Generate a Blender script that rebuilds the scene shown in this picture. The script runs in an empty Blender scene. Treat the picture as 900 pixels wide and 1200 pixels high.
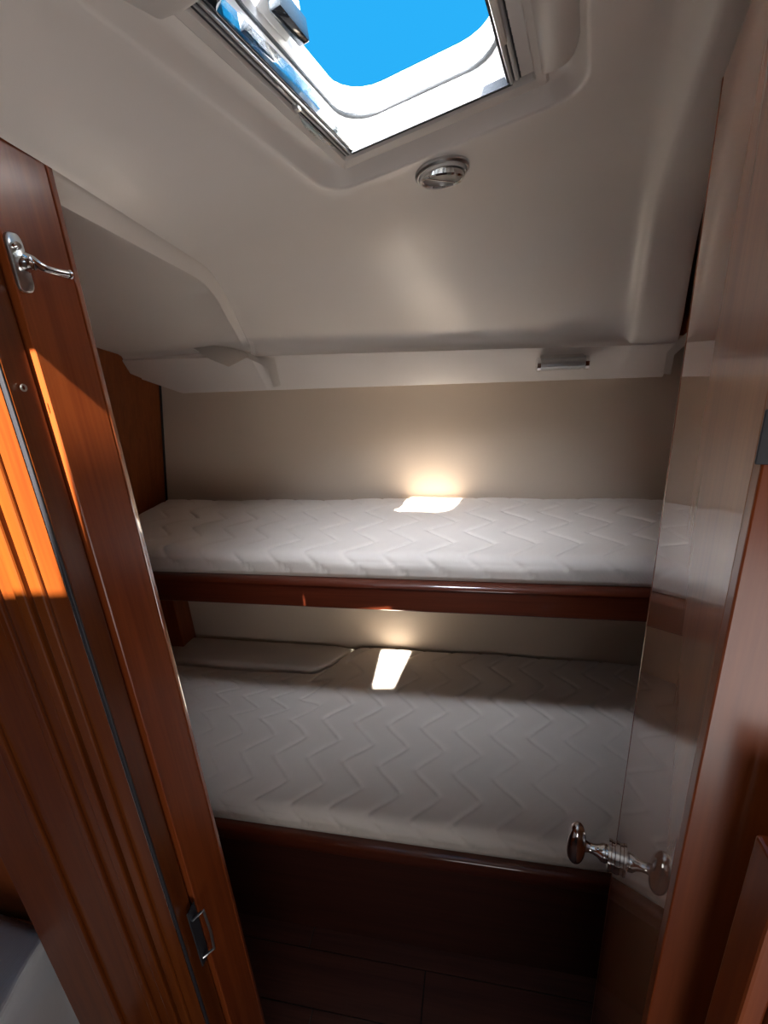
import bpy, bmesh, math, random
from mathutils import Vector, Matrix
random.seed(4)
scn = bpy.context.scene
COL = scn.collection

# ------------------------------------------------------------------ camera
F = 560.0                                   # focal length in pixels of the 900 x 1200 frame
EYE = Vector((0, 0, 1.56))
dn = Vector((106, 1577, F)).normalized()    # straight down, in camera axes (x right, y down, z forward)
rx = Vector((2900, 70, -F)); rx -= dn * rx.dot(dn); rx.normalize()
up = -dn
fy = up.cross(rx)
R = Matrix((rx, fy, up))                    # camera axes -> world axes
cam = bpy.data.cameras.new('camera')
cam.sensor_fit = 'HORIZONTAL'; cam.sensor_width = 36; cam.lens = F / 900 * 36
cam.clip_start = 0.01
cam_o = bpy.data.objects.new('camera', cam); COL.objects.link(cam_o)
cam_o.matrix_world = Matrix.Translation(EYE) @ (R @ Matrix(((1, 0, 0), (0, -1, 0), (0, 0, -1)))).to_4x4()
scn.camera = cam_o

# ------------------------------------------------------------------ light and exposure
scn.view_settings.view_transform = 'Standard'
scn.view_settings.look = 'None'
scn.view_settings.exposure = 0.3
scn.view_settings.gamma = 1.0
scn.view_settings.use_curve_mapping = False
w = bpy.data.worlds.new('sky'); scn.world = w; w.use_nodes = True
bg = w.node_tree.nodes['Background']
bg.inputs[0].default_value = (0.025, 0.45, 0.97, 1); bg.inputs[1].default_value = 0.8

SUN = Vector((-0.07, 1.0, -1.0)).normalized()      # the way the sunlight travels
sun = bpy.data.lights.new('sun', 'SUN'); sun.energy = 40; sun.angle = math.radians(0.55)
sun.color = (1.0, 0.93, 0.82)
so = bpy.data.objects.new('sun', sun); COL.objects.link(so)
so.rotation_euler = SUN.to_track_quat('-Z', 'Y').to_euler()
def area(name, loc, target, sx, sy, power, color):
    l = bpy.data.lights.new(name, 'AREA'); l.shape = 'RECTANGLE'; l.size = sx; l.size_y = sy
    l.energy = power; l.color = color
    o = bpy.data.objects.new(name, l); COL.objects.link(o); o.location = loc
    o.rotation_euler = (Vector(target) - Vector(loc)).to_track_quat('-Z', 'Y').to_euler()
    return o
area('fill_over_hatch', (-0.05, 0.30, 2.32), (-0.1, 0.62, 1.84), 0.45, 0.3, 52, (0.82, 0.88, 1.0))  # added fill lamp outside the hatch, boosts the light on the bunks
area('fill_saloon', (0.35, -0.8, 0.72), (0.1, 0.7, 2.1), 1.0, 0.6, 7.5, (1.0, 0.96, 0.93))  # added fill lamp behind the camera, brightens headliner and doorway

# ------------------------------------------------------------------ helpers
def ray(u, v): return R @ Vector(((u - 450) / F, (v - 600) / F, 1))
def atX(u, v, x): d = ray(u, v); return EYE + d * (x / d.x)
def atY(u, v, y): d = ray(u, v); return EYE + d * (y / d.y)
def atZ(u, v, z): d = ray(u, v); return EYE + d * ((z - EYE.z) / d.z)

def tag(o, label=None, cat=None, group=None, kind=None):
    if label: o['label'] = label
    if cat: o['category'] = cat
    if group: o['group'] = group
    if kind: o['kind'] = kind
    return o
def empty(name, loc=(0, 0, 0), rot=None):
    o = bpy.data.objects.new(name, None); COL.objects.link(o); o.location = loc
    o.empty_display_size = 0.05
    if rot is not None: o.rotation_euler = rot
    return o
def link(name, me, mat, parent=None, smooth=False, angle=None):
    o = bpy.data.objects.new(name, me); COL.objects.link(o)
    if mat: me.materials.append(mat)
    if smooth:
        for p in me.polygons: p.use_smooth = True
        if angle is not None: me.set_sharp_from_angle(angle=math.radians(angle))
    if parent: o.parent = parent
    return o
def from_bm(name, bm, mat, parent=None, smooth=False, angle=None):
    bmesh.ops.recalc_face_normals(bm, faces=bm.faces)
    me = bpy.data.meshes.new(name); bm.to_mesh(me); bm.free()
    return link(name, me, mat, parent, smooth, angle)
def box_bm(lo, hi, bev=0.0, seg=2, bm=None, mtx=None):
    b = bmesh.new()
    bmesh.ops.create_cube(b, size=1)
    lo = Vector(lo); hi = Vector(hi); c = (lo + hi) / 2; s = hi - lo
    for v in b.verts: v.co = Vector((v.co.x * s.x, v.co.y * s.y, v.co.z * s.z)) + c
    if bev: bmesh.ops.bevel(b, geom=b.edges[:], offset=bev, segments=seg, affect='EDGES', profile=0.5)
    if mtx is not None: b.transform(mtx)
    if bm is None: return b
    me = bpy.data.meshes.new('t'); b.to_mesh(me); b.free(); bm.from_mesh(me); bpy.data.meshes.remove(me)
    return bm
def box(name, lo, hi, mat, parent=None, bev=0.0, seg=2, mtx=None):
    return from_bm(name, box_bm(lo, hi, bev, seg, None, mtx), mat, parent, bev > 0, 18)
def grid_bm(rows, skip=lambda i, j: False, bm=None):
    bm = bm or bmesh.new()
    V = [[bm.verts.new(p) for p in r] for r in rows]
    for i in range(len(rows) - 1):
        for j in range(len(rows[0]) - 1):
            if not skip(i, j): bm.faces.new((V[i][j], V[i][j + 1], V[i + 1][j + 1], V[i + 1][j]))
    return bm
def loops_bm(loops, cap0=False, cap1=False, bm=None):
    bm = bm or bmesh.new()
    V = [[bm.verts.new(p) for p in l] for l in loops]
    n = len(loops[0])
    for a, b in zip(V, V[1:]):
        for k in range(n): bm.faces.new((a[k], a[(k + 1) % n], b[(k + 1) % n], b[k]))
    if cap0: bm.faces.new(V[0][::-1])
    if cap1: bm.faces.new(V[-1])
    return bm
def lathe_bm(prof, n=28, mtx=None, bm=None, cap0=False, cap1=False):
    loops = [[Vector((r * math.cos(2 * math.pi * k / n), r * math.sin(2 * math.pi * k / n), z)) for k in range(n)] for r, z in prof]
    if mtx is not None: loops = [[mtx @ p for p in l] for l in loops]
    return loops_bm(loops, cap0, cap1, bm)
def tube_bm(pts, rad, n=12, bm=None, caps=True):
    pts = [Vector(p) for p in pts]; loops = []
    ref = None
    for i, p in enumerate(pts):
        t = (pts[min(i + 1, len(pts) - 1)] - pts[max(i - 1, 0)]).normalized()
        a = ref - t * ref.dot(t) if ref else t.orthogonal()
        a.normalize(); ref = a; b = t.cross(a)
        r = rad[i] if isinstance(rad, (list, tuple)) else rad
        loops.append([p + (a * math.cos(2 * math.pi * k / n) + b * math.sin(2 * math.pi * k / n)) * r for k in range(n)])
    return loops_bm(loops, caps, caps, bm)
def rrect(u0, u1, v0, v1, r, n=6):
    pts = []
    for cx, cy, a0 in ((u1 - r, v1 - r, 0), (u0 + r, v1 - r, 90), (u0 + r, v0 + r, 180), (u1 - r, v0 + r, 270)):
        for k in range(n + 1):
            a = math.radians(a0 + 90 * k / n)
            pts.append((cx + r * math.cos(a), cy + r * math.sin(a)))
    return pts

# ------------------------------------------------------------------ materials
def new_mat(name):
    m = bpy.data.materials.new(name); m.use_nodes = True
    nt = m.node_tree; b = nt.nodes['Principled BSDF']
    return m, nt, b
def nd(nt, t, **kw):
    n = nt.nodes.new(t)
    for k, v in kw.items():
        if k in n.inputs: n.inputs[k].default_value = v
        else: setattr(n, k, v)
    return n
def plain(name, col, rough=0.4, metal=0.0, coat=0.0, bump=0.0, bscale=200, var=0.0):
    m, nt, b = new_mat(name)
    b.inputs['Roughness'].default_value = rough; b.inputs['Metallic'].default_value = metal
    b.inputs['Coat Weight'].default_value = coat; b.inputs['Coat Roughness'].default_value = 0.08
    tc = nd(nt, 'ShaderNodeTexCoord')
    no = nd(nt, 'ShaderNodeTexNoise', Scale=6.0, Detail=4.0); nt.links.new(tc.outputs['Object'], no.inputs['Vector'])
    mx = nd(nt, 'ShaderNodeMix', data_type='RGBA')
    mx.inputs[6].default_value = (*[c * (1 - var) for c in col], 1); mx.inputs[7].default_value = (*[min(1, c * (1 + var)) for c in col], 1)
    nt.links.new(no.outputs['Fac'], mx.inputs[0]); nt.links.new(mx.outputs[2], b.inputs['Base Color'])
    if bump:
        n2 = nd(nt, 'ShaderNodeTexNoise', Scale=float(bscale), Detail=2.0); nt.links.new(tc.outputs['Object'], n2.inputs['Vector'])
        bp = nd(nt, 'ShaderNodeBump', Strength=bump, Distance=0.002)
        nt.links.new(n2.outputs['Fac'], bp.inputs['Height']); nt.links.new(bp.outputs[0], b.inputs['Normal'])
    return m
def wood(name, c1, c2, axis='Z', rough=0.35, coat=1.0, crough=0.06, scale=1.0, cior=1.5):
    m, nt, b = new_mat(name)
    tc = nd(nt, 'ShaderNodeTexCoord'); mp = nd(nt, 'ShaderNodeMapping')
    s = [26 * scale] * 3; s['XYZ'.index(axis)] = 1.1 * scale
    mp.inputs['Scale'].default_value = s
    nt.links.new(tc.outputs['Object'], mp.inputs['Vector'])
    n1 = nd(nt, 'ShaderNodeTexNoise', Scale=1.6, Detail=6.0, Roughness=0.6, Distortion=0.6); nt.links.new(mp.outputs[0], n1.inputs['Vector'])
    mp2 = nd(nt, 'ShaderNodeMapping'); s2 = [240 * scale] * 3; s2['XYZ'.index(axis)] = 6 * scale; mp2.inputs['Scale'].default_value = s2
    nt.links.new(tc.outputs['Object'], mp2.inputs['Vector'])
    n2 = nd(nt, 'ShaderNodeTexNoise', Scale=1.0, Detail=3.0); nt.links.new(mp2.outputs[0], n2.inputs['Vector'])
    ad = nd(nt, 'ShaderNodeMath', operation='MULTIPLY_ADD'); nt.links.new(n2.outputs['Fac'], ad.inputs[0]); ad.inputs[1].default_value = 0.45
    nt.links.new(n1.outputs['Fac'], ad.inputs[2])
    cr = nd(nt, 'ShaderNodeValToRGB'); cr.color_ramp.elements[0].position = 0.5; cr.color_ramp.elements[1].position = 0.95
    cr.color_ramp.elements[0].color = (*c1, 1); cr.color_ramp.elements[1].color = (*c2, 1)
    nt.links.new(ad.outputs[0], cr.inputs[0]); nt.links.new(cr.outputs[0], b.inputs['Base Color'])
    b.inputs['Roughness'].default_value = rough; b.inputs['Coat Weight'].default_value = coat
    b.inputs['Coat Roughness'].default_value = crough; b.inputs['Coat IOR'].default_value = cior
    b.inputs['Specular IOR Level'].default_value = 0.25
    return m
def fabric(name, col, rib=900, bump=0.4):
    m, nt, b = new_mat(name)
    tc = nd(nt, 'ShaderNodeTexCoord')
    no = nd(nt, 'ShaderNodeTexNoise', Scale=9.0, Detail=5.0); nt.links.new(tc.outputs['Object'], no.inputs['Vector'])
    mx = nd(nt, 'ShaderNodeMix', data_type='RGBA')
    mx.inputs[6].default_value = (*[c * 0.93 for c in col], 1); mx.inputs[7].default_value = (*[min(1, c * 1.05) for c in col], 1)
    nt.links.new(no.outputs['Fac'], mx.inputs[0]); nt.links.new(mx.outputs[2], b.inputs['Base Color'])
    wv = nd(nt, 'ShaderNodeTexWave', Scale=float(rib) / 6.283, Distortion=0.4, wave_type='BANDS', bands_direction='X')
    nt.links.new(tc.outputs['Object'], wv.inputs['Vector'])
    n2 = nd(nt, 'ShaderNodeTexNoise', Scale=350.0, Detail=2.0); nt.links.new(tc.outputs['Object'], n2.inputs['Vector'])
    ad = nd(nt, 'ShaderNodeMath', operation='MULTIPLY_ADD'); nt.links.new(n2.outputs['Fac'], ad.inputs[0]); ad.inputs[1].default_value = 0.5
    nt.links.new(wv.outputs['Fac'], ad.inputs[2])
    bp = nd(nt, 'ShaderNodeBump', Strength=bump, Distance=0.0015)
    nt.links.new(ad.outputs[0], bp.inputs['Height']); nt.links.new(bp.outputs[0], b.inputs['Normal'])
    b.inputs['Roughness'].default_value = 0.85; b.inputs['Sheen Weight'].default_value = 0.15
    return m
M = {}
M['gel'] = plain('white_gelcoat', (0.74, 0.69, 0.64), 0.33, coat=0.0, bump=0.05, bscale=500, var=0.03)
M['gelw'] = plain('bright_gelcoat', (0.80, 0.79, 0.77), 0.35, coat=0.3, bump=0.03, var=0.02)
M['plastic'] = plain('cream_plastic', (0.62, 0.58, 0.54), 0.4, bump=0.03, var=0.03)
M['vinyl'] = plain('beige_vinyl', (0.63, 0.52, 0.41), 0.62, bump=0.15, bscale=700, var=0.04)
M['mah'] = wood('mahogany', (0.16, 0.028, 0.006), (0.26, 0.06, 0.013), 'Z', coat=0.4, crough=0.2)
M['mahg'] = wood('glossy_edging', (0.20, 0.036, 0.007), (0.32, 0.075, 0.016), 'Z', coat=1.0, crough=0.05, cior=1.7)
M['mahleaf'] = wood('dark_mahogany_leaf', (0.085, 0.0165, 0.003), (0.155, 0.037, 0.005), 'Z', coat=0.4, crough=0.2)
M['mahx'] = wood('mahogany_rail', (0.065, 0.011, 0.005), (0.11, 0.023, 0.009), 'X', crough=0.08)
M['cherry'] = wood('cherry_panel', (0.19, 0.042, 0.009), (0.27, 0.07, 0.015), 'Z', rough=0.55, coat=0.08, crough=0.2)
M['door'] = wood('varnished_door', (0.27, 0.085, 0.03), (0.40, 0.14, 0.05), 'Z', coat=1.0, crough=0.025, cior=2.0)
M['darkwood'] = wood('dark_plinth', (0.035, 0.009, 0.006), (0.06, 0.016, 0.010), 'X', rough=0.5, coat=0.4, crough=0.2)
M['sole'] = wood('cabin_sole', (0.06, 0.021, 0.016), (0.10, 0.036, 0.026), 'X', rough=0.5, coat=0.3, crough=0.25)
M['caulk'] = plain('black_caulk', (0.01, 0.01, 0.01), 0.6)
M['rubber'] = plain('black_rubber', (0.02, 0.02, 0.025), 0.45, bump=0.1)
M['chrome'] = plain('chrome', (0.82, 0.82, 0.82), 0.08, metal=1.0)
M['seal'] = plain('grey_seal_and_shade', (0.035, 0.04, 0.045), 0.6, bump=0.5, bscale=900, var=0.5)  # the real seal band, and the ring painted as the ledge's shade
M['satin'] = plain('satin_steel', (0.62, 0.63, 0.63), 0.3, metal=1.0, bump=0.05)
M['alu'] = plain('grey_aluminium', (0.6, 0.61, 0.63), 0.35, metal=0.7)
M['smoke'] = plain('smoked_acrylic', (0.02, 0.025, 0.03), 0.05, coat=0.5)
M['mattress'] = fabric('quilted_ticking', (0.82, 0.745, 0.67))
M['sheet'] = fabric('plain_ticking', (0.74, 0.67, 0.60), rib=500, bump=0.2)
M['throw'] = fabric('pale_throw', (0.82, 0.81, 0.82), rib=500, bump=0.3)
M['lens'] = plain('lamp_lens', (0.35, 0.33, 0.31), 0.25, bump=0.2, bscale=900)
m, nt, b = new_mat('clear_acrylic')
b.inputs['Transmission Weight'].default_value = 1.0; b.inputs['Roughness'].default_value = 0.03
b.inputs['Base Color'].default_value = (0.75, 0.9, 0.97, 1); b.inputs['IOR'].default_value = 1.45
M['acrylic'] = m

# ------------------------------------------------------------------ deck plane (the deck falls outboard and rises forward)
EX = Vector((0.971, -0.186, 0.149)).normalized()
EY = Vector((0.204, 0.972, -0.119)); EY -= EX * EX.dot(EY); EY.normalize()
EN = EX.cross(EY)
P0 = atZ(518, 200, 1.80)
def D(u, v, h=0.0): return P0 + EX * u + EY * v + EN * h
def loc(p): q = Vector(p) - P0; return q.dot(EX), q.dot(EY), q.dot(EN)
def sun_to_deck(p, h):                      # where the sun ray through p crosses the deck at height h
    p = Vector(p); t = (P0 + EN * h - p).dot(EN) / SUN.dot(EN); q = p + SUN * t
    return loc(q)[:2]

YB = 1.53                                   # back wall
# ------------------------------------------------------------------ floor and walls
fl = box('floor', (-1.45, -2.4, -0.05), (1.3, 1.6, -0.004), M['caulk'])
tag(fl, 'dark wooden cabin floor between the doors and the lower bunk', 'floor', kind='structure')
y = -0.31; k = 0
while y < 0.86:
    x = -1.4
    while x < 1.2:
        ln = 0.9 + 0.5 * random.random()
        box('plank', (x, y, -0.006), (min(x + ln, 1.25) - 0.003, y + 0.117, 0.0), M['sole'], fl)
        x += ln
    y += 0.12
wb = box('wall_back', (-1.6, YB, -0.05), (1.0, YB + 0.03, 1.95), M['vinyl'])
tag(wb, 'beige vinyl covered wall behind both bunks', 'wall', kind='structure')
# left bulkhead leans outwards towards the sole
a = atY(188, 465, YB); c = atY(204, 741, YB)
kx = (a.x - c.x) / (a.z - c.z)
def xl(z): return a.x + (z - a.z) * kx
bm = bmesh.new()
loops_bm([[Vector((xl(z) - t, y, z)) for y, t in ((0.47, 0), (YB, 0), (YB, 0.03), (0.47, 0.03))] for z in (-0.05, 1.8)], True, True, bm)
wl = from_bm('wall_left', bm, M['cherry']); tag(wl, 'cherry wood bulkhead at the far left end of the bunks', 'wall', kind='structure')
tube = from_bm('edge_strip', tube_bm([(xl(z) + 0.004, YB - 0.004, z) for z in (0.3, 1.5)], 0.004, 8), M['caulk'], wl)
wr = box('wall_right', (0.575, 0.26, -0.05), (0.605, YB, 2.0), M['mah']); box('frame_board', (0.480, 0.86, 1.53), (0.50, YB - 0.002, 1.97), M['mah'], wr)
tag(wr, 'dark wood bulkhead hidden behind the open right door', 'wall', kind='structure')

# ------------------------------------------------------------------ headliner (coffered moulding)
PX, PY = -0.31, 0.31 / 0.845                # left jamb, drawn small and then set out at its real size and distance
KL = 1.355
def out(p):
    q = EYE + (Vector(p) - EYE) * KL
    if p[2] < 0.002: q.z = 0.0
    return q
L1 = atY(62, 199, PY * KL) + Vector((0.003, 0, 0)); L2 = Vector(D(-0.505, 0.064))
l1 = loc(L1); l2 = loc(L2)
def Lline(v):
    t = (v - l1[1]) / (l2[1] - l1[1])
    if t < 0: return l1[0] + 0.25 * (l1[1] - v), l1[2]
    t = min(1.0, t)
    return l1[0] + (l2[0] - l1[0]) * t, l1[2] * (1 - t) if t < 1 else 0.0
S_L, S_R = atY(292, 397, 1.36), atY(742, 382, 1.36)
B_L, B_R = atY(300, 417, 1.378), atY(738, 404, 1.378)
F_L, F_R = atY(190, 461, 1.44), atY(800, 440, 1.44)
UL, UR = -0.505, 0.315
def ext(A, B, xa, xb, x):                   # straight moulding line through A and B
    t = (x - xa) / (xb - xa); return A + (B - A) * t
def vb(u): return 0.064 + 0.30 * (u + 0.505)
UH0, UH1, VH0, VH1 = -0.19, 0.235, -0.53, -0.03
rowsN = []                                  # row descriptors
flat = [-0.62, VH0, VH1]
def column(kind, val):
    """one fore-and-aft line of the moulding, as a list of points"""
    pts = []
    # parameters per row: v on the deck
    if kind == 'flat':
        u, h = val; uL = u
        vs = [-0.62, VH0, l1[1], VH1]
        vs.append((VH1 + vb(u) - 0.1) / 2 if vb(u) - 0.1 > VH1 else VH1 + 0.0005)
        for v in vs: pts.append(D(u, v, h))
        v3 = vs[4]
        va = max(vb(u) - 0.1, v3 + 0.001)
        p_a, p_b = D(u, va, h), D(u, max(vb(u), va + 0.02), h)
        xs = S_L.x + (S_R.x - S_L.x) * (u - UL) / (UR - UL)
        e = ext(S_L, S_R, S_L.x, S_R.x, xs) + Vector((0, -0.35 * abs(h), h * 0.8))
    else:
        t, hh, dx = val                     # t: 0 at the recess side, 1 on the left edge line; hh drop below, dx outboard
        vs = [-0.62, VH0, l1[1], -0.10, -0.085]
        def P(v):
            ul, hl = Lline(v)
            A = D(UH0 - 0.01, v); Bp = D(ul, v, hl); Cc = D(ul + 0.38 * (UH0 - 0.01 - ul), v, 0.12 * hl)
            p = A * (1 - t) ** 2 + Cc * 2 * t * (1 - t) + Bp * t * t
            if hh or dx: p = p + Vector((-dx, 0, -hh))
            return p
        for v in vs: pts.append(P(v))
        u = (UH0 - 0.01) * (1 - t) + UL * t
        va = vb(u) - 0.1 if vb(u) - 0.1 > -0.08 else -0.075
        p_a, p_b = P(va), P(max(vb(u), va + 0.05))
        xs = S_L.x + (S_R.x - S_L.x) * (u - UL) / (UR - UL)
        e = ext(S_L, S_R, S_L.x, S_R.x, xs)
        if hh or dx: e = e + Vector((-dx * 1.0, -0.012 if hh else 0, -hh * 0.35))
    p_c = p_b.lerp(e, 0.35)
    for k in range(7):
        s = k / 6; pts.append(p_a * (1 - s) ** 2 + p_b * 2 * s * (1 - s) + p_c * s * s)
    for s in (0.3, 0.6, 0.85): pts.append(p_c.lerp(e, s))
    x = e.x
    b0 = ext(B_L, B_R, B_L.x, B_R.x, x); f0 = ext(F_L, F_R, F_L.x, F_R.x, x)
    out = e.z - ext(S_L, S_R, S_L.x, S_R.x, x).z      # how far this column stands down
    e2 = Vector((x, 1.36 + (e.y - 1.36), e.z))
    # cove at the foot of the slope
    d = (e2 - p_c).normalized()
    pts.append(e2 - d * 0.012)
    pts.append(e2 + Vector((0, 0.004, -0.004)))
    pts.append(Vector((x, e2.y + 0.012, e2.z - 0.016)))
    pts.append(Vector((x, e2.y + 0.014, b0.z + 0.012)))
    pts.append(Vector((x, e2.y + 0.012, b0.z + 0.004)))
    pts.append(Vector((x, e2.y + 0.006, b0.z - 0.001)))
    pts.append(Vector((x, e2.y + 0.010, b0.z - 0.008)))
    zf = f0.z
    if x < -1.16: zf = 1.535
    elif x < -1.10: zf = f0.z + (1.535 - f0.z) * (-1.10 - x) / 0.06
    pts.append(Vector((x, 1.44 - 0.004, zf + 0.004)))
    pts.append(Vector((x, 1.44, zf - 0.001)))
    pts.append(Vector((x, 1.446, zf - 0.002)))
    pts.append(Vector((x, YB + 0.005, zf + 0.006)))
    return pts
cols = []
for dx in (0.75, 0.62, 0.58, 0.54, 0.50, 0.3, 0.1): cols.append(column('left', (1.0, 0.014 + 0.10 * dx, dx)))
for hh, dx in ((0.018, 0.0275), (0.0195, 0.0255), (0.0215, 0.0235), (0.0210, 0.0205), (0.0185, 0.0185), (0.0020, 0.0055), (-0.003, 0.0045), (-0.003, 0.0022), (0.0005, 0.0012)): cols.append(column('left', (1.0, hh, dx)))
for t in (0.98, 0.94, 0.88, 0.8, 0.7, 0.55, 0.4, 0.2, 0.0): cols.append(column('left', (t, 0, 0)))
nL = len(cols)
for u in (UH0, -0.10, 0.0, 0.10, UH1, 0.27): cols.append(column('flat', (u, 0)))
for u, h in ((0.285, -0.001), (0.297, -0.005), (0.305, -0.013), (0.309, -0.022), (0.312, -0.030), (0.316, -0.034), (0.324, -0.036), (0.36, -0.037), (0.388, -0.038), (0.398, -0.034), (0.401, -0.015), (0.402, 0.02)):
    cols.append(column('flat', (u, h)))
bm = bmesh.new()
rows = [list(r) for r in zip(*cols)]
grid_bm(rows, lambda i, j: i in (1, 2) and nL <= j < nL + 4, bm)
# hatch recess: rectangular hole in the flat, rounded lip, sloping wall up to the hatch frame
def ring(u0, u1, v0, v1, r, h): return [D(u, v, h) for u, v in rrect(u0, u1, v0, v1, r)]
rec = [ring(UH0, UH1, VH0, VH1, 0.0005, 0), ring(-0.170, 0.210, -0.500, -0.048, 0.045, 0), ring(-0.1665, 0.2065, -0.4965, -0.0515, 0.042, 0.001), ring(-0.164, 0.204, -0.494, -0.054, 0.04, 0.0035),
       ring(-0.153, 0.193, -0.480, -0.064, 0.034, 0.020), ring(-0.146, 0.186, -0.470, -0.071, 0.03, 0.0255), ring(-0.115, 0.150, -0.41, -0.092, 0.01, 0.027)]
loops_bm(rec, bm=bm)
ce = from_bm('ceiling', bm, M['gel'], None, True, 38)
tag(ce, 'cream moulded headliner with a hatch recess and sloping coffer over the bunks', 'ceiling', kind='structure')

# headliner behind the camera and the deck itself, each pierced by both hatches
RU0, RU1, RV0, RV1 = -0.092, 0.116, -0.365, -0.108          # main hatch opening at the rim
def DXY(x, y, h):                           # the deck plane above a point of the plan
    q = P0 + EN * h; return Vector((x, y, q.z - (EN.x * (x - q.x) + EN.y * (y - q.y)) / EN.z))
# two more open hatches above the doorway: the small one sends sun to the lower bunk, the other to the folding door
H2 = [(-0.246, -0.290), (-0.177, -0.290), (-0.132, 0.064), (-0.263, 0.064)]
H3 = [(-0.590, -0.320), (-0.384, -0.320), (-0.384, 0.125), (-0.590, 0.125)]
def aft_plate(name, h, yend=0.33):
    ys = [-2.6, -0.320, -0.290, 0.064, 0.125, yend]
    rows = []
    for y in ys:
        t = (y + 0.290) / 0.354; t = max(0, min(1, t))
        xs = [-1.5, -0.590, -0.384, -0.246 - 0.017 * t, -0.177 + 0.045 * t, 1.35]
        rows.append([DXY(x, y, h) for x in xs])
    return from_bm(name, grid_bm(rows, lambda i, j: (j == 1 and 1 <= i <= 3) or (j == 3 and i == 2)), M['gelw'])
sal = aft_plate('ceiling', 0.0)
tag(sal, 'white saloon headliner overhead behind the doorway', 'ceiling', kind='structure')
def pierced(name, h, u0, u1, v0, v1, holes, mat, bm=None):
    us = sorted({u0, u1, *[q for hh in holes for q in hh[:2]]}); vs = sorted({v0, v1, *[q for hh in holes for q in hh[2:]]})
    def skip(i, j):
        cu, cv = (us[j] + us[j + 1]) / 2, (vs[i] + vs[i + 1]) / 2
        return any(a < cu < b and c < cv < d for a, b, c, d in holes)
    return from_bm(name, grid_bm([[D(u, v, h) for u in us] for v in vs], skip), mat)
dk = pierced('roof', 0.086, -1.9, 1.7, -0.60, 1.2, [(RU0 - 0.03, RU1 + 0.03, RV0 - 0.03, RV1 + 0.03)], M['gelw'])
tag(dk, 'white deck above the bunk cabin around the main hatch', 'roof', kind='structure')
dk2 = aft_plate('roof', 0.085, 0.43)
tag(dk2, 'white deck above the doorway around two more hatches', 'roof', kind='structure')
for HH, nm, lb_ in ((H2, 'window_2', 'small open hatch above the doorway'), (H3, 'window_3', 'open hatch above the folding door, behind the camera')):
    h2 = from_bm(nm, loops_bm([[DXY(x, y, h) for x, y in HH] for h in (-0.004, 0.05, 0.09)]), M['gelw'])
    tag(h2, lb_, 'hatch', kind='structure')

# ------------------------------------------------------------------ main hatch
hat = empty('window_1', D(0, -0.24, 0.012)); tag(hat, 'open deck hatch with white frame and blue sky beyond', 'hatch', kind='structure')
bpy.context.view_layer.update()
SCALED = set()
def under(o, p):
    if p.name in SCALED:
        for v in o.data.vertices:
            if p.name == 'lever_latch': v.co.y = 0.3056 + (v.co.y - 0.306) * 0.72
            v.co = out(v.co)
    o.parent = p; o.matrix_parent_inverse = p.matrix_world.inverted(); return o
HF = 0.012
# lining: from the frame's inner edge up to the rim
lin = [ring(-0.098, 0.121, -0.385, -0.107, 0.012, HF + 0.004), ring(-0.097, 0.120, -0.384, -0.106, 0.02, 0.030), ring(-0.099, 0.118, -0.384, -0.104, 0.042, 0.046),
       ring(-0.096, 0.114, -0.374, -0.105, 0.05, 0.052), ring(RU0, RU1, RV0, RV1, 0.052, 0.056), ring(RU0, RU1, RV0, RV1, 0.052, 0.078),
       ring(RU0 - 0.004, RU1 + 0.004, RV0 - 0.004, RV1 + 0.004, 0.055, 0.083), ring(RU0 - 0.045, RU1 + 0.045, RV0 - 0.045, RV1 + 0.045, 0.08, 0.088)]
under(from_bm('hatch_lining', loops_bm(lin), M['gelw'], None, True, 50), hat)
gr_ = [ring(-0.0985, 0.1175, -0.3795, -0.1045, 0.043, 0.0475), ring(-0.0960, 0.1150, -0.3765, -0.1065, 0.043, 0.0485), ring(-0.0958, 0.1145, -0.3755, -0.1068, 0.046, 0.0510), ring(-0.0965, 0.1150, -0.3750, -0.1050, 0.05, 0.0525)]  # added dark ring standing in for the shadow line of the lining's ledge
under(from_bm('seal_and_shade_line', loops_bm(gr_), M['seal'], None, True, 50), hat)
# frame: outer trim ring standing in the recess
frm = [ring(-0.128, 0.163, -0.425, -0.079, 0.004, 0.030), ring(-0.128, 0.163, -0.425, -0.079, 0.004, HF + 0.003), ring(-0.125, 0.160, -0.422, -0.082, 0.004, HF),
       ring(-0.114, 0.149, -0.405, -0.099, 0.003, HF), ring(-0.112, 0.147, -0.403, -0.101, 0.003, HF + 0.003), ring(-0.112, 0.147, -0.403, -0.101, 0.003, HF + 0.012)]
under(from_bm('hatch_frame', loops_bm(frm), M['plastic'], None, True, 40), hat)
def bar(name, u0, u1, v0, v1, h0, h1, mat, bev=0.0015):
    b = box_bm((u0, v0, h0), (u1, v1, h1), bev, 2)
    for v in b.verts: v.co = D(*v.co)
    return under(from_bm(name, b, mat, None, True, 40), hat)
# left side: two dark slots, pale track, blue-black seal
bar('blind_track', -0.1115, -0.1085, -0.40, -0.103, HF + 0.004, HF + 0.012, M['rubber'], 0)
bar('blind_track', -0.1085, -0.1055, -0.40, -0.103, HF + 0.002, HF + 0.012, M['alu'])
bar('blind_track', -0.1055, -0.1035, -0.40, -0.103, HF + 0.004, HF + 0.012, M['rubber'], 0)
bar('blind_track', -0.1035, -0.1000, -0.40, -0.103, HF + 0.002, HF + 0.012, M['alu'])
bar('seal_and_shade_line', -0.1000, -0.0965, -0.40, -0.106, HF + 0.005, HF + 0.016, M['smoke'], 0)
bar('seal_and_shade_line', -0.098, 0.122, -0.1100, -0.1055, HF + 0.001, HF + 0.011, M['seal'], 0)
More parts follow.
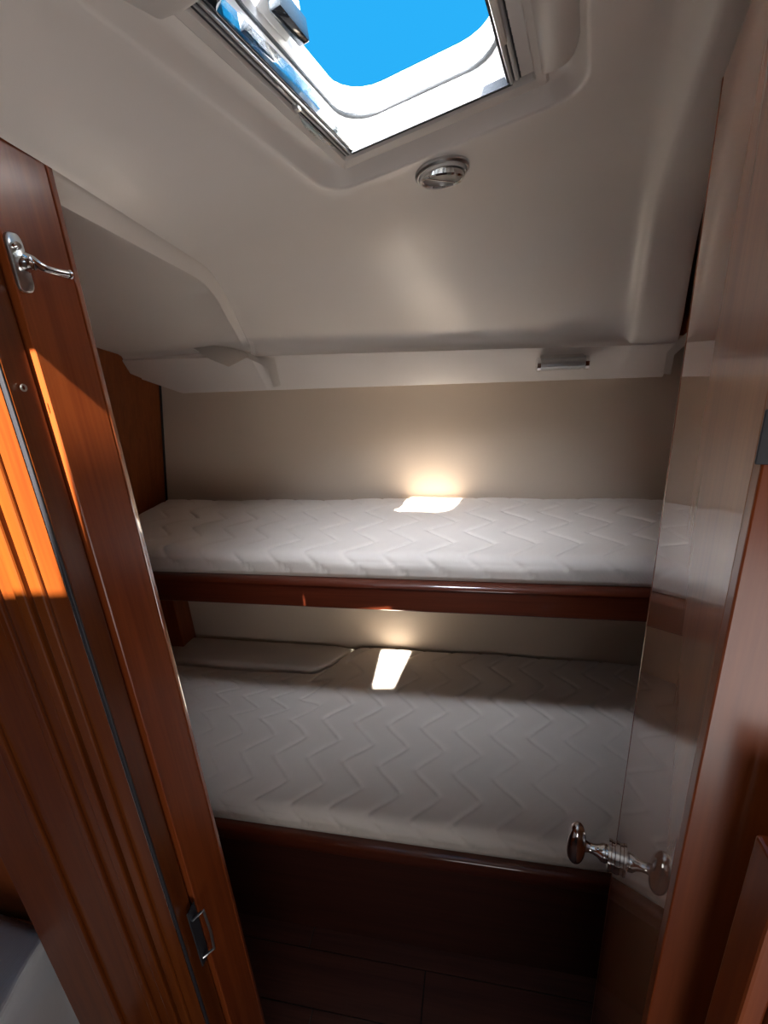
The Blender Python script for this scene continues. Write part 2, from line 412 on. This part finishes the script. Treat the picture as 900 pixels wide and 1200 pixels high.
# right side: seal, two pale tracks, folded blind
bar('seal_and_shade_line', 0.1165, 0.1195, -0.40, -0.106, HF + 0.003, HF + 0.016, M['rubber'], 0)
bar('blind_track', 0.1195, 0.1245, -0.40, -0.108, HF + 0.000, HF + 0.012, M['alu'])
bar('blind_track', 0.1245, 0.1262, -0.40, -0.108, HF + 0.004, HF + 0.012, M['rubber'], 0)
bar('blind_track', 0.1262, 0.1315, -0.40, -0.110, HF + 0.000, HF + 0.012, M['alu'])
bar('blind_track', 0.1315, 0.1332, -0.40, -0.108, HF + 0.004, HF + 0.012, M['rubber'], 0)
pl = []
for k in range(49):
    v = -0.40 + 0.292 * k / 48
    pl.append([D(u, v, HF + (0.001 if k % 2 else 0.006)) for u in (0.1335, 0.1475)])
under(from_bm('folded_blind', grid_bm(pl), M['plastic']), hat)
bar('blind_pull', 0.1205, 0.1285, -0.30, -0.188, HF - 0.007, HF + 0.002, M['plastic'], 0.003)
bar('blind_clip', -0.1115, -0.1035, -0.238, -0.229, HF - 0.002, HF + 0.008, M['satin'])
# roller cassettes, a half round cover with swollen end
def cassette(name, along, fixed, w, a0, a1, dep, flip):
    lo = []
    n = 15
    for k in range(n):
        s = k / (n - 1); q = a0 + (a1 - a0) * s
        e = min(1, (1 - s) / 0.14); f = math.sqrt(max(0, 1 - (1 - e) ** 2)) if s > 0.86 else 1.0
        f = max(f, 0.02)
        l = []
        for m_ in range(11):
            an = math.pi * m_ / 10
            cc = fixed + w / 2 - w / 2 * math.cos(an) * f if not flip else fixed + w * f * (m_ / 10)
            hh = HF + 0.002 - dep * math.sin(an) ** 0.6 * f
            l.append(D(cc, q, hh) if along == 'v' else D(q, cc, hh))
        lo.append(l)
    return under(from_bm(name, grid_bm(lo), M['plastic'], None, True, 50), hat)
cassette('blind_cassette', 'v', 0.155, 0.046, -0.46, -0.098, 0.016, True)
cassette('blind_cassette', 'u', -0.462, 0.055, 0.15, -0.150, 0.02, False)
# clear acrylic deflector on the left side, catch block on the rim
g = [[D(-0.0955 + 0.004 * math.sin(3 * s), -0.37 + 0.25 * s, h) for s in [k / 12 for k in range(13)]] for h in (0.018, 0.034)]
b_ = grid_bm(g); bmesh.ops.solidify(b_, geom=b_.faces[:], thickness=0.002)
under(from_bm('acrylic_strip', b_, M['acrylic'], None, True, 40), hat)
cl = [D(-0.1085 - 0.010 * math.sin(math.pi * k / 14), -0.232 + 0.092 * k / 14, HF - 0.001) for k in range(15)]
b_ = bmesh.new(); b_.faces.new([b_.verts.new(p) for p in cl]); bmesh.ops.solidify(b_, geom=b_.faces[:], thickness=0.002)
under(from_bm('deflector_tab', b_, M['acrylic']), hat)
def catch_pt(u, v, h): return D(u, v, h)
cb = box_bm((-0.094, -0.318, 0.056), (-0.068, -0.262, 0.088), 0.004, 2)
for v in cb.verts:
    if v.co.x > -0.08 and v.co.z < 0.07: v.co.z += 0.012
    v.co = D(*v.co)
ck = under(from_bm('catch', cb, M['gelw'], None, True, 40), hat)
cb = box_bm((-0.081, -0.312, 0.050), (-0.066, -0.256, 0.074), 0.003, 2)
for v in cb.verts: v.co = D(*v.co)
under(from_bm('catch_plate', cb, M['smoke'], None, True, 40), hat)

# ------------------------------------------------------------------ small mouldings at the corners of the coffer
def leaf(name, pts, thick, mat, label):
    b = bmesh.new(); V = [b.verts.new(p) for p in pts[0]]; W = [b.verts.new(p) for p in pts[1]]
    for k in range(len(V) - 1): b.faces.new((V[k], V[k + 1], W[k + 1], W[k]))
    bmesh.ops.solidify(b, geom=b.faces[:], thickness=thick)
    o = from_bm(name, b, mat, ce, True, 35); return o
leaf('gusset', ([atY(226, 407, 1.352), atY(247, 404, 1.350), atY(272, 408, 1.346), atY(288, 413, 1.350)], [atY(226, 408, 1.350), atY(246, 421, 1.340), atY(268, 430, 1.325), atY(291, 418, 1.338)]), 0.004, M['gel'], '')
leaf('gusset', ([atY(287, 412, 1.350), atY(306, 420, 1.35), atY(322, 421, 1.354), atY(329, 452, 1.415)], [atY(288, 419, 1.352), atY(306, 427, 1.356), atY(314, 433, 1.366), atY(321, 454, 1.420)]), 0.008, M['gel'], '')
leaf('gusset', ([atY(814, 382, 1.29), atY(795, 398, 1.30), atY(781, 414, 1.31), atY(777, 438, 1.35)], [atY(814, 396, 1.295), atY(801, 406, 1.305), atY(790, 416, 1.312), atY(786, 439, 1.352)]), 0.012, M['gel'], '')

# ------------------------------------------------------------------ left doorway: jamb and folding door leaf
jy0 = 0.31 / 1.015
jb = empty('trim_1', out((PX, (jy0 + PY) / 2, 0))); SCALED.add(jb.name); tag(jb, 'varnished mahogany door jamb with rounded edge left of the bunks', 'door jamb', kind='structure')
gy = 0.31 / 0.862
bpy.context.view_layer.update()
under(box('jamb_board', (PX - 0.03, jy0, 0), (PX, gy - 0.0006, 1.84), M['mah'], None, 0.0008, 1), jb)
bm = bmesh.new()
prof = [(PX - 0.03, gy + 0.0006), (PX - 0.0005, gy + 0.0006)]
ew = PY - gy
for k in range(11):
    q = k / 10 * 0.86; prof.append((PX - ew * (0.14 * q + 0.075 * q * q), gy + 0.0010 + (ew - 0.001) * q))
x_, y_ = prof[-1]
for k in range(1, 6):
    an = math.pi / 2 * k / 5; prof.append((x_ - 0.0012 * (1 - math.cos(an)), y_ + (PY - y_) * math.sin(an)))
prof.append((PX - 0.03, PY))
loops_bm([[Vector((x, y, z)) for x, y in prof] for z in (0, 1.84)], True, True, bm)
under(from_bm('jamb_edging', bm, M['mahg'], None, True, 30), jb)
bw = box('wall_front', (-1.3, 0.445, 0), (PX * KL - 0.03, 0.47, 1.80), M['cherry']); tag(bw, 'wood bulkhead behind the left folding door', 'wall', kind='structure')
bw2 = box('wall_front', (0.2, 0.26, 0), (0.66, 0.285, 1.95), M['cherry']); tag(bw2, 'wood bulkhead beside the hinges of the right door', 'wall', kind='structure')

TH = math.radians(5)
corner = Vector((-0.3125, 0.2785, 0))       # near right corner of the leaf
ax = Vector((-math.cos(TH), -math.sin(TH), 0)); ay = Vector((math.sin(TH), -math.cos(TH), 0))   # along the face, out of the face
LW = 0.178
def leafbox(name, s0, s1, d0, d1, z0, z1, mat, parent, bev=0.001):
    b = box_bm((s0, d0, z0), (s1, d1, z1), bev, 2)
    for v in b.verts: v.co = corner + ax * v.co.x + ay * v.co.y + Vector((0, 0, v.co.z))
    o = from_bm(name, b, mat, None, True, 18)
    if parent: under(o, parent)
    return o
d2 = empty('door_2', out(corner + ax * LW / 2)); SCALED.add(d2.name); tag(d2, 'sunlit varnished folding door leaf with vertical mouldings on the far left', 'door', kind='structure')
bpy.context.view_layer.update()
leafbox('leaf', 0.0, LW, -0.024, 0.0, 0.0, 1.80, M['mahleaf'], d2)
leafbox('rubber_seal', 0.0002, 0.0035, -0.001, 0.0014, 0.0, 1.80, M['rubber'], d2, 0.0006)
leafbox('edge_strip', 0.0036, 0.0046, -0.001, 0.0012, 0.0, 1.80, M['chrome'], d2, 0.0003)
for s0, s1, dd in ((0.022, 0.033, 0.004), (0.036, 0.046, 0.006), (0.062, 0.070, 0.004), (0.112, 0.122, 0.004)):
    leafbox('moulding', s0, s1, -0.001, dd, 0.0, 1.80, M['mahleaf'], d2, 0.0018)
# keyhole ring on the leaf's edge, metal catch low down
kp = atX(22, 455, -0.3125)
ed = -ax
mk = Matrix.Translation(Vector((corner.x + 0.0008, 0.289, kp.z))) @ ed.to_track_quat('Z', 'Y').to_matrix().to_4x4()
under(from_bm('keyhole_ring', lathe_bm([(0.0016, 0), (0.0016, 0.0008), (0.0026, 0.0008), (0.0026, 0)], 16, mk), M['satin'], None, True, 40), d2)
zc = atY(230, 1095, 0.295).z
bm = bmesh.new()
tube_bm([(PX + 0.002, 0.292, zc + 0.03), (PX + 0.012, 0.300, zc + 0.036), (PX + 0.014, 0.300, zc + 0.0), (PX + 0.012, 0.300, zc - 0.03), (PX + 0.002, 0.292, zc - 0.034)], 0.0016, 8, bm)
under(from_bm('catch', bm, M['satin'], None, True, 40), d2)
under(box('catch_plate', (PX + 0.0002, 0.288, zc - 0.045), (PX + 0.002, 0.302, zc + 0.045), M['rubber'], None, 0.0008, 1), d2)

# lever latch on the jamb
zl = 1.56 + 0.209 * 0.318
la = empty('lever_latch', out((PX, 0.318, zl))); SCALED.add(la.name); tag(la, 'small chrome lever latch on a steel plate, high on the left jamb', 'latch')
bpy.context.view_layer.update()
pr = rrect(0.306, 0.3232, zl - 0.0185, zl + 0.0185, 0.006, 5)
bm = loops_bm([[Vector((PX + t, y - e * (1 if y > 0.3146 else -1), z - e * (1 if z > zl else -1))) for y, z in pr] for t, e in ((0.0002, 0), (0.0022, 0), (0.003, 0.0008))], True, True)
under(from_bm('plate', bm, M['satin'], None, True, 40), la)
mk = Matrix.Translation((PX + 0.003, 0.3150, zl - 0.001)) @ Vector((1, 0, 0)).to_track_quat('Z', 'Y').to_matrix().to_4x4()
bm = lathe_bm([(0.0055, 0), (0.0055, 0.004), (0.0045, 0.0055), (0.0042, 0.009), (0.0, 0.010)], 20, mk)
under(from_bm('hub', bm, M['chrome'], None, True, 40), la)
mk = Matrix.Translation((PX + 0.003, 0.3120, zl + 0.010)) @ Vector((1, 0, 0)).to_track_quat('Z', 'Y').to_matrix().to_4x4() @ Matrix.Diagonal((1.5, 1, 1, 1))
under(from_bm('key_button', lathe_bm([(0.0026, 0), (0.0026, 0.003), (0.0018, 0.004), (0, 0.004)], 16, mk), M['chrome'], None, True, 40), la)
bm = tube_bm([(PX + 0.006, 0.3150, zl + 0.004), (PX + 0.010, 0.3165, zl + 0.001), (PX + 0.0115, 0.321, zl - 0.002), (PX + 0.012, 0.328, zl - 0.0035), (PX + 0.0125, 0.340, zl - 0.0045), (PX + 0.013, 0.3535, zl - 0.005), (PX + 0.0132, 0.3545, zl - 0.005)],
             [0.0030, 0.0038, 0.0036, 0.0029, 0.0027, 0.0027, 0.0018], 14)
lv = under(from_bm('lever', bm, M['chrome'], None, True, 40), la)
mk = Matrix.Translation((PX + 0.013, 0.3520, zl - 0.005)) @ Vector((0, 1, 0)).to_track_quat('Z', 'Y').to_matrix().to_4x4()
tip = from_bm('lever_tip', lathe_bm([(0.0029, 0), (0.0034, 0.001), (0.0034, 0.0028), (0.0024, 0.0036), (0, 0.0036)], 16, mk), M['chrome'], None, True, 40)
under(tip, la)

# ------------------------------------------------------------------ right doorway: open door, knob, jamb
AL = math.radians(15)
FE = Vector((0.364 * 0.68, 0.68, 0))        # free edge of the door
din = Vector((-math.sin(AL), -math.cos(AL), 0))      # from the free edge towards the hinge
dno = Vector((-math.cos(AL), math.sin(AL), 0))       # out of the visible face
DW = 0.425
d1 = empty('door_1', FE + din * DW / 2); tag(d1, 'open glossy varnished door on the right mirroring the bunks', 'door', kind='structure')
bpy.context.view_layer.update()
def doorbox(name, s0, s1, t0, t1, z0, z1, mat, bev=0.0012):
    b = box_bm((s0, t0, z0), (s1, t1, z1), bev, 2)
    for v in b.verts: v.co = FE + din * v.co.x + dno * v.co.y + Vector((0, 0, v.co.z))
    return under(from_bm(name, b, mat, None, True, 18), d1)
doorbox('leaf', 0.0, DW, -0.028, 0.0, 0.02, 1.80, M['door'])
doorbox('edging', -0.006, -0.0002, -0.029, 0.0006, 0.02, 1.80, M['mah'], 0.002)
zk = 1.56 - 1.35 * 0.645
kc = FE + din * 0.042 + Vector((0, 0, zk))
mk = Matrix.Translation(kc) @ dno.to_track_quat('Z', 'Y').to_matrix().to_4x4()
rose = under(from_bm('knob_rose', lathe_bm([(0.026, -0.001), (0.026, 0.003), (0.0245, 0.0045), (0.0245, 0.009), (0.026, 0.010), (0.026, 0.014), (0.022, 0.0155), (0.0, 0.0155)], 36, mk), M['chrome'], None, True, 35), d1)
kn = under(from_bm('door_knob', lathe_bm([(0.014, 0.014), (0.0155, 0.018), (0.015, 0.024), (0.0105, 0.031), (0.0085, 0.038), (0.0085, 0.046), (0.0105, 0.052)], 28, mk, cap1=True), M['chrome'], None, True, 50), d1)
loops = []
for k in range(13):
    an = -math.pi / 2 + math.pi * k / 12
    z = 0.0165 * math.sin(an); r = max(0.001, math.cos(an) ** 0.75)
    loops.append([Vector((0.022 * r * math.cos(q), 0.053 * r * math.sin(q), 0.066 + z)) for q in [2 * math.pi * j / 32 for j in range(32)]])
# the oval stands upright: its long axis follows world z
qz = Matrix((Vector((0, 0, 1)).cross(dno), Vector((0, 0, 1)), dno)).transposed()
mk2 = Matrix.Translation(kc) @ (qz @ Matrix.Rotation(math.radians(-6), 3, 'Z')).to_4x4()
gr = from_bm('knob_grip', loops_bm([[mk2 @ p for p in l] for l in loops], True, True), M['chrome'], None, True, 60)
under(gr, d1)

NE = FE + din * DW
jr = empty('trim_2', NE); tag(jr, 'reddish wood jamb close by at the right edge of the doorway', 'door jamb', kind='structure')
bpy.context.view_layer.update()
b_ = box_bm((DW + 0.0008, -0.043, 0.0), (DW + 0.016, 0.0004, 1.84), 0.0012, 2)
for v in b_.verts: v.co = FE + din * v.co.x + dno * v.co.y + Vector((0, 0, v.co.z))
under(from_bm('jamb_board', b_, M['mah'], None, True, 18), jr)
NF = NE + din * 0.0168
d_ = ray(893, 515); t_ = (NF - EYE).dot(din) / d_.dot(din); sp = EYE + d_ * t_
qs = (sp - NF).dot(-dno)
b_ = box_bm((-0.0012, qs - 0.001, sp.z - 0.012), (0.001, qs + 0.011, sp.z + 0.014), 0.0004, 1)
for v in b_.verts: v.co = Vector((NF.x, NF.y, 0)) + din * v.co.x - dno * v.co.y + Vector((0, 0, v.co.z))
under(from_bm('striker_plate', b_, M['rubber']), jr)
t3 = empty('trim_3', (0.16, 0.19, 0)); tag(t3, 'plain wood post nearest the camera at the lower right corner', 'door jamb', kind='structure')
bpy.context.view_layer.update()
under(box('post', (0.1455, 0.19, 0), (0.158, 0.215, 1.30), M['mah'], None, 0.002), t3)
under(box('post', (0.1585, 0.186, 0), (0.24, 0.2, 1.30), M['cherry'], None, 0.002), t3)
under(box('rail', (0.158, 0.215, 0.85), (0.24, 0.228, 1.02), M['mah'], None, 0.002), t3)

# ------------------------------------------------------------------ bunks
def tri(x):
    x = x - math.floor(x); q = 4 * abs(x - 0.5) - 1
    return math.sin(q * math.pi / 2) * 0.35 + q * 0.65
def quilt(x, s, pitch=0.104, amp=0.036, lam=0.15, ph=0.0):
    q = (x + ph - amp * tri(s / lam)) / pitch
    d = abs(q - math.floor(q) - 0.5)          # 0.5 on the stitch line
    dist = (0.5 - d) * pitch
    return dist
def mattress(name, x0, x1, y0, y1, zb, zt, mat, label, ph, dep=0.005, outline=None, nx=520, ns=150, sag=None):
    rad = min(0.032, (zt - zb) * 0.45)
    path = [(y0 + 0.006, zb)]
    for k in range(1, 4): path.append((y0 + 0.006 * (1 - k / 3), zb + (zt - zb - rad) * k / 3))
    for k in range(1, 9):
        an = math.pi / 2 * k / 8; path.append((y0 + rad - rad * math.cos(an), zt - rad + rad * math.sin(an)))
    yb = y1 - 0.012
    n = ns - 26
    for k in range(1, n + 1): path.append((y0 + rad + (yb - 0.02 - y0 - rad) * k / n, zt))
    for k in range(1, 7):
        an = math.pi / 2 * k / 6; path.append((yb - 0.02 + 0.02 * math.sin(an), zt - 0.02 + 0.02 * math.cos(an)))
    path.append((yb, zb))
    # arc length and normals
    S = [0.0]
    for p, q in zip(path, path[1:]): S.append(S[-1] + math.hypot(q[0] - p[0], q[1] - p[1]))
    N = []
    for k in range(len(path)):
        p, q = path[max(0, k - 1)], path[min(len(path) - 1, k + 1)]
        dx, dz = q[0] - p[0], q[1] - p[1]; l = math.hypot(dx, dz) or 1; N.append((-dz / l, dx / l))
    verts = []; faces = []
    def edge(x):                              # rounded ends
        e = min(x - x0, x1 - x); r = 0.03
        return 0 if e > r else (r - math.sqrt(max(0, r * r - (r - e) ** 2)))
    for i in range(nx + 1):
        x = x0 + (x1 - x0) * i / nx
        ed_ = edge(x)
        for k, (y, z) in enumerate(path):
            dq = quilt(x, S[k], ph=ph)
            puff = dep * (1 - math.exp(-(dq / 0.0065) ** 1.2)) - dep
            fade = 1.0 if zb + 0.004 < z else 0
            wob = 0.004 * math.sin(3.1 * x + 1.7) * math.sin(5 * y + x) + 0.002 * math.sin(17 * x + 9 * y)
            hz = (puff + (wob if z > zt - 0.03 else 0)) * fade
            if sag: hz += sag(x, y) if z > zt - 0.03 else 0
            t = (z - zb) / (zt - zb)
            yy, zz = y + N[k][0] * hz, z + N[k][1] * hz - ed_ * t
            if outline: yy = outline(x, yy)
            verts.append((x, yy, max(zz, zb)))
    m_ = len(path)
    for i in range(nx):
        for k in range(m_ - 1):
            a_ = i * m_ + k; faces.append((a_, a_ + m_, a_ + m_ + 1, a_ + 1))
        faces.append((i * m_ + m_ - 1, (i + 1) * m_ + m_ - 1, (i + 1) * m_, i * m_))
    faces.append(tuple(range(m_))); faces.append(tuple(nx * m_ + k for k in range(m_ - 1, -1, -1)))
    me = bpy.data.meshes.new(name); me.from_pydata(verts, [], faces); me.update()
    o = link(name, me, mat, None, True)
    b = bmesh.new(); b.from_mesh(me); bmesh.ops.recalc_face_normals(b, faces=b.faces)
    b.to_mesh(me); b.free()
    return o
UY, UT, UB = 1.05, 0.992, 0.908             # upper rail front, top, bottom
mu = mattress('mattress', xl(1.06) + 0.004, 0.572, UY + 0.012, YB - 0.002, 0.992, 1.062, M['mattress'], '', 0.0)
tag(mu, 'white quilted mattress on the upper bunk', 'mattress')
bu = empty('bunk', (-0.25, 1.3, 0.9)); tag(bu, 'upper bunk with a dark mahogany front rail', 'bunk')
bpy.context.view_layer.update()
xa, xb = xl(0.95) + 0.002, 0.574
# rail with a rounded nose
prof = [(UY + 0.03, UB), (UY + 0.004, UB), (UY, UB + 0.004), (UY, UT - 0.018)]
for k in range(7):
    an = math.pi / 2 * k / 6; prof.append((UY + 0.016 - 0.02 * math.cos(an), UT - 0.016 + 0.014 * math.sin(an)))
prof += [(UY + 0.03, UT - 0.004)]
under(from_bm('front_rail', loops_bm([[Vector((x, y, z)) for y, z in prof] for x in (xa, xb)], True, True), M['mahx'], None, True, 40), bu)
under(box('base_board', (xa, UY + 0.03, 0.962), (xb, YB - 0.001, 0.988), M['darkwood']), bu)
under(box('support_post', (xl(0.7) + 0.002, 1.44, 0.44), (xl(0.7) + 0.06, YB - 0.002, 0.96), M['mah'], None, 0.003), bu)

LY, LT, LB = 0.815, 0.385, 0.335
def out_low(x, y): return y
def cut(x):                                  # clipped back left corner of the lower mattress
    t = (x + 0.60) / 0.16
    t = max(0, min(1, t)); return YB - 0.004 - 0.17 * (1 - t * t * (3 - 2 * t))
ml = mattress('mattress', xl(0.42) + 0.004, 0.572, LY + 0.004, YB - 0.002, 0.383, 0.452, M['mattress'], '', 0.03,
              outline=lambda x, y: y if y < 1.1 else 1.1 + (y - 1.1) * (cut(x) - 1.1) / (YB - 0.014 - 1.1), sag=lambda x, y: -0.010 * max(0, min(1, (-x - 0.45) / 0.3)))
tag(ml, 'white quilted mattress on the lower bunk', 'mattress')
# smooth filler cushion in the back left corner
rows = []
for i in range(25):
    x = xl(0.42) + 0.01 + (-0.455 - xl(0.42) - 0.01) * i / 24
    y1 = YB - 0.004; y0 = cut(x) + 0.001
    y0 = min(y0, y1 - 0.004)
    r = []
    for k in range(13):
        s = k / 12; z = 0.446 + 0.012 * math.sin(math.pi * s) ** 0.5 - (0.02 if k in (0, 12) else 0) - 0.03 * max(0, (i - 20) / 4) ** 2
        r.append(Vector((x, y0 + (y1 - y0) * s, z)))
    r = [Vector((x, y0, 0.386))] + r + [Vector((x, y1, 0.386))]
    rows.append(r)
bm = loops_bm(rows, True, True)
fc = from_bm('cushion', bm, M['sheet'], None, True, 60); tag(fc, 'smooth beige filler cushion in the back left corner of the lower bunk', 'cushion')
bl = empty('bunk', (-0.25, 1.15, 0)); tag(bl, 'lower bunk with dark wooden front panel down to the floor', 'bunk')
bpy.context.view_layer.update()
xa = xl(0.3) + 0.002
prof = [(LY + 0.03, LB), (LY - 0.008, LB), (LY - 0.012, LB + 0.005), (LY - 0.012, LT - 0.016)]
for k in range(7):
    an = math.pi / 2 * k / 6; prof.append((LY + 0.002 - 0.014 * math.cos(an), LT - 0.014 + 0.012 * math.sin(an)))
prof += [(LY + 0.03, LT - 0.003)]
under(from_bm('front_rail', loops_bm([[Vector((x, y, z)) for y, z in prof] for x in (xa, 0.574)], True, True), M['mahx'], None, True, 40), bl)
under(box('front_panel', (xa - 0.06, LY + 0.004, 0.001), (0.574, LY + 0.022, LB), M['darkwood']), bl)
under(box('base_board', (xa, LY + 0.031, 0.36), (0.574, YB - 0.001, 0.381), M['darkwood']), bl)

# ------------------------------------------------------------------ lamps
vp = D(0, 0, 0)
cl_ = empty('ceiling_light', vp); tag(cl_, 'round chrome ceiling spotlight, unlit, below the hatch', 'light')
bpy.context.view_layer.update()
mk = Matrix.Translation(vp) @ (-EN).to_track_quat('Z', 'Y').to_matrix().to_4x4()
under(from_bm('bezel', lathe_bm([(0.0415, -0.001), (0.0415, 0.004), (0.039, 0.0065), (0.0375, 0.0065), (0.0365, 0.005)], 40, mk), M['satin'], None, True, 40), cl_)
under(from_bm('collar', lathe_bm([(0.0368, 0.003), (0.0355, 0.010), (0.034, 0.0105), (0.033, 0.009)], 40, mk), M['plastic'], None, True, 40), cl_)
tl = mk @ Matrix.Rotation(math.radians(10), 4, 'X')
under(from_bm('ring', lathe_bm([(0.0335, 0.006), (0.0335, 0.0125), (0.031, 0.0145), (0.0285, 0.0125), (0.0285, 0.008)], 40, tl), M['chrome'], None, True, 50), cl_)
le = under(from_bm('lens', lathe_bm([(0.0287, 0.0085), (0.02, 0.0105), (0.0, 0.0115)], 32, tl), M['lens'], None, True, 60), cl_)
b_ = box_bm((-0.027, -0.0015, 0.010), (0.027, 0.0015, 0.0125), 0.0005, 1); b_.transform(tl @ Matrix.Translation((0, -0.004, 0)))
under(from_bm('divider_bar', b_, M['chrome']), cl_)

pa, pb = atY(628, 428, 1.372), atY(690, 425, 1.372)
rl = empty('reading_light', (pa + pb) / 2); tag(rl, 'small chrome bar reading light on the white fascia above the upper bunk', 'light')
bpy.context.view_layer.update()
dv = (pb - pa).normalized(); ln = (pb - pa).length
upv = Vector((0, 0.45, 0.89)); outv = dv.cross(upv).normalized(); upv = outv.cross(dv).normalized()
if outv.y > 0: outv = -outv
mid = (pa + pb) / 2
def lb(name, s0, s1, o0, o1, z0, z1, mat, bev):
    b = box_bm((s0, o0, z0), (s1, o1, z1), bev, 2)
    for v in b.verts: v.co = mid + dv * v.co.x + outv * v.co.y + upv * v.co.z
    return under(from_bm(name, b, mat, None, True, 40), rl)
lb('base', -ln / 2 + 0.012, ln / 2 - 0.012, -0.04, 0.004, -0.002, 0.032, M['plastic'], 0.004)
under(from_bm('tube', tube_bm([mid + dv * (-ln / 2 + 0.01) + outv * 0.004, mid + dv * (ln / 2 - 0.01) + outv * 0.004], 0.0150, 20), M['satin'], None, True, 40), rl)
for s in (-1, 1):
    c0 = mid + dv * (s * (ln / 2 - 0.011)) + outv * 0.003; c1 = mid + dv * (s * ln / 2) + outv * 0.003
    under(from_bm('end_cap', tube_bm([c0, c0.lerp(c1, 0.8), c1], [0.018, 0.018, 0.015], 20), M['chrome'], None, True, 40), rl)
for s in (-0.18, 0.12):
    c0 = mid + dv * (s * ln) + outv * 0.004
    under(from_bm('band', tube_bm([c0, c0 + dv * 0.003], 0.0156, 20), M['satin'], None, True, 40), rl)

# ------------------------------------------------------------------ pale throw on the saloon settee, lower left
st = empty('settee', (-1.0, 0.0, 0)); tag(st, 'settee base beneath the pale throw at the lower left', 'settee')
bpy.context.view_layer.update()
under(box('seat_base', (-1.3, -0.9, 0.0), (-0.72, 0.435, 0.60), M['mah'], None, 0.004), st)
rows = []
for i in range(60):
    s = i / 59; r = []
    y = -0.85 + 1.27 * s
    for k in range(44):
        q = k / 43
        f = 0.030 * math.sin(17 * y + 6 * q + 1.5 * math.sin(5 * y)) + 0.012 * math.sin(41 * y + 11 * q)
        if q < 0.55:
            x = -1.28 + q / 0.55 * 0.57; z = 0.70 + 0.05 * math.sin(7 * x + 9 * y) + 0.9 * f
        else:
            t = (q - 0.55) / 0.45; an = min(1, t / 0.25) * math.pi / 2
            x = -0.71 + 0.02 * math.sin(an) + f * t * 0.5; z = 0.70 + (0.05 * math.sin(7 * -0.5 + 9 * y) + 0.9 * f) * (1 - t) - 0.04 * (1 - math.cos(an)) - max(0, t - 0.2) * 0.5
        r.append(Vector((x, y, z)))
    rows.append(r)
b_ = grid_bm(rows); bmesh.ops.solidify(b_, geom=b_.faces[:], thickness=-0.006)
th = from_bm('throw', b_, M['throw'], None, True); tag(th, 'rumpled pale grey throw at the lower left corner', 'throw')

# ------------------------------------------------------------------ saloon shell behind the camera
for nm, lo, hi, mt, lb_ in (('wall_behind', (-1.45, -2.4, 0), (1.3, -2.37, 2.4), 'vinyl', 'beige wall far behind the camera'),
                            ('wall_left', (-1.45, -2.4, 0), (-1.42, 0.34, 2.4), 'cherry', 'wooden saloon side beyond the settee'),
                            ('wall_right', (1.27, -2.4, 0), (1.3, 0.3, 2.4), 'cherry', 'wooden saloon side right of the camera')):
    tag(box(nm, lo, hi, M[mt]), lb_, 'wall', kind='structure')
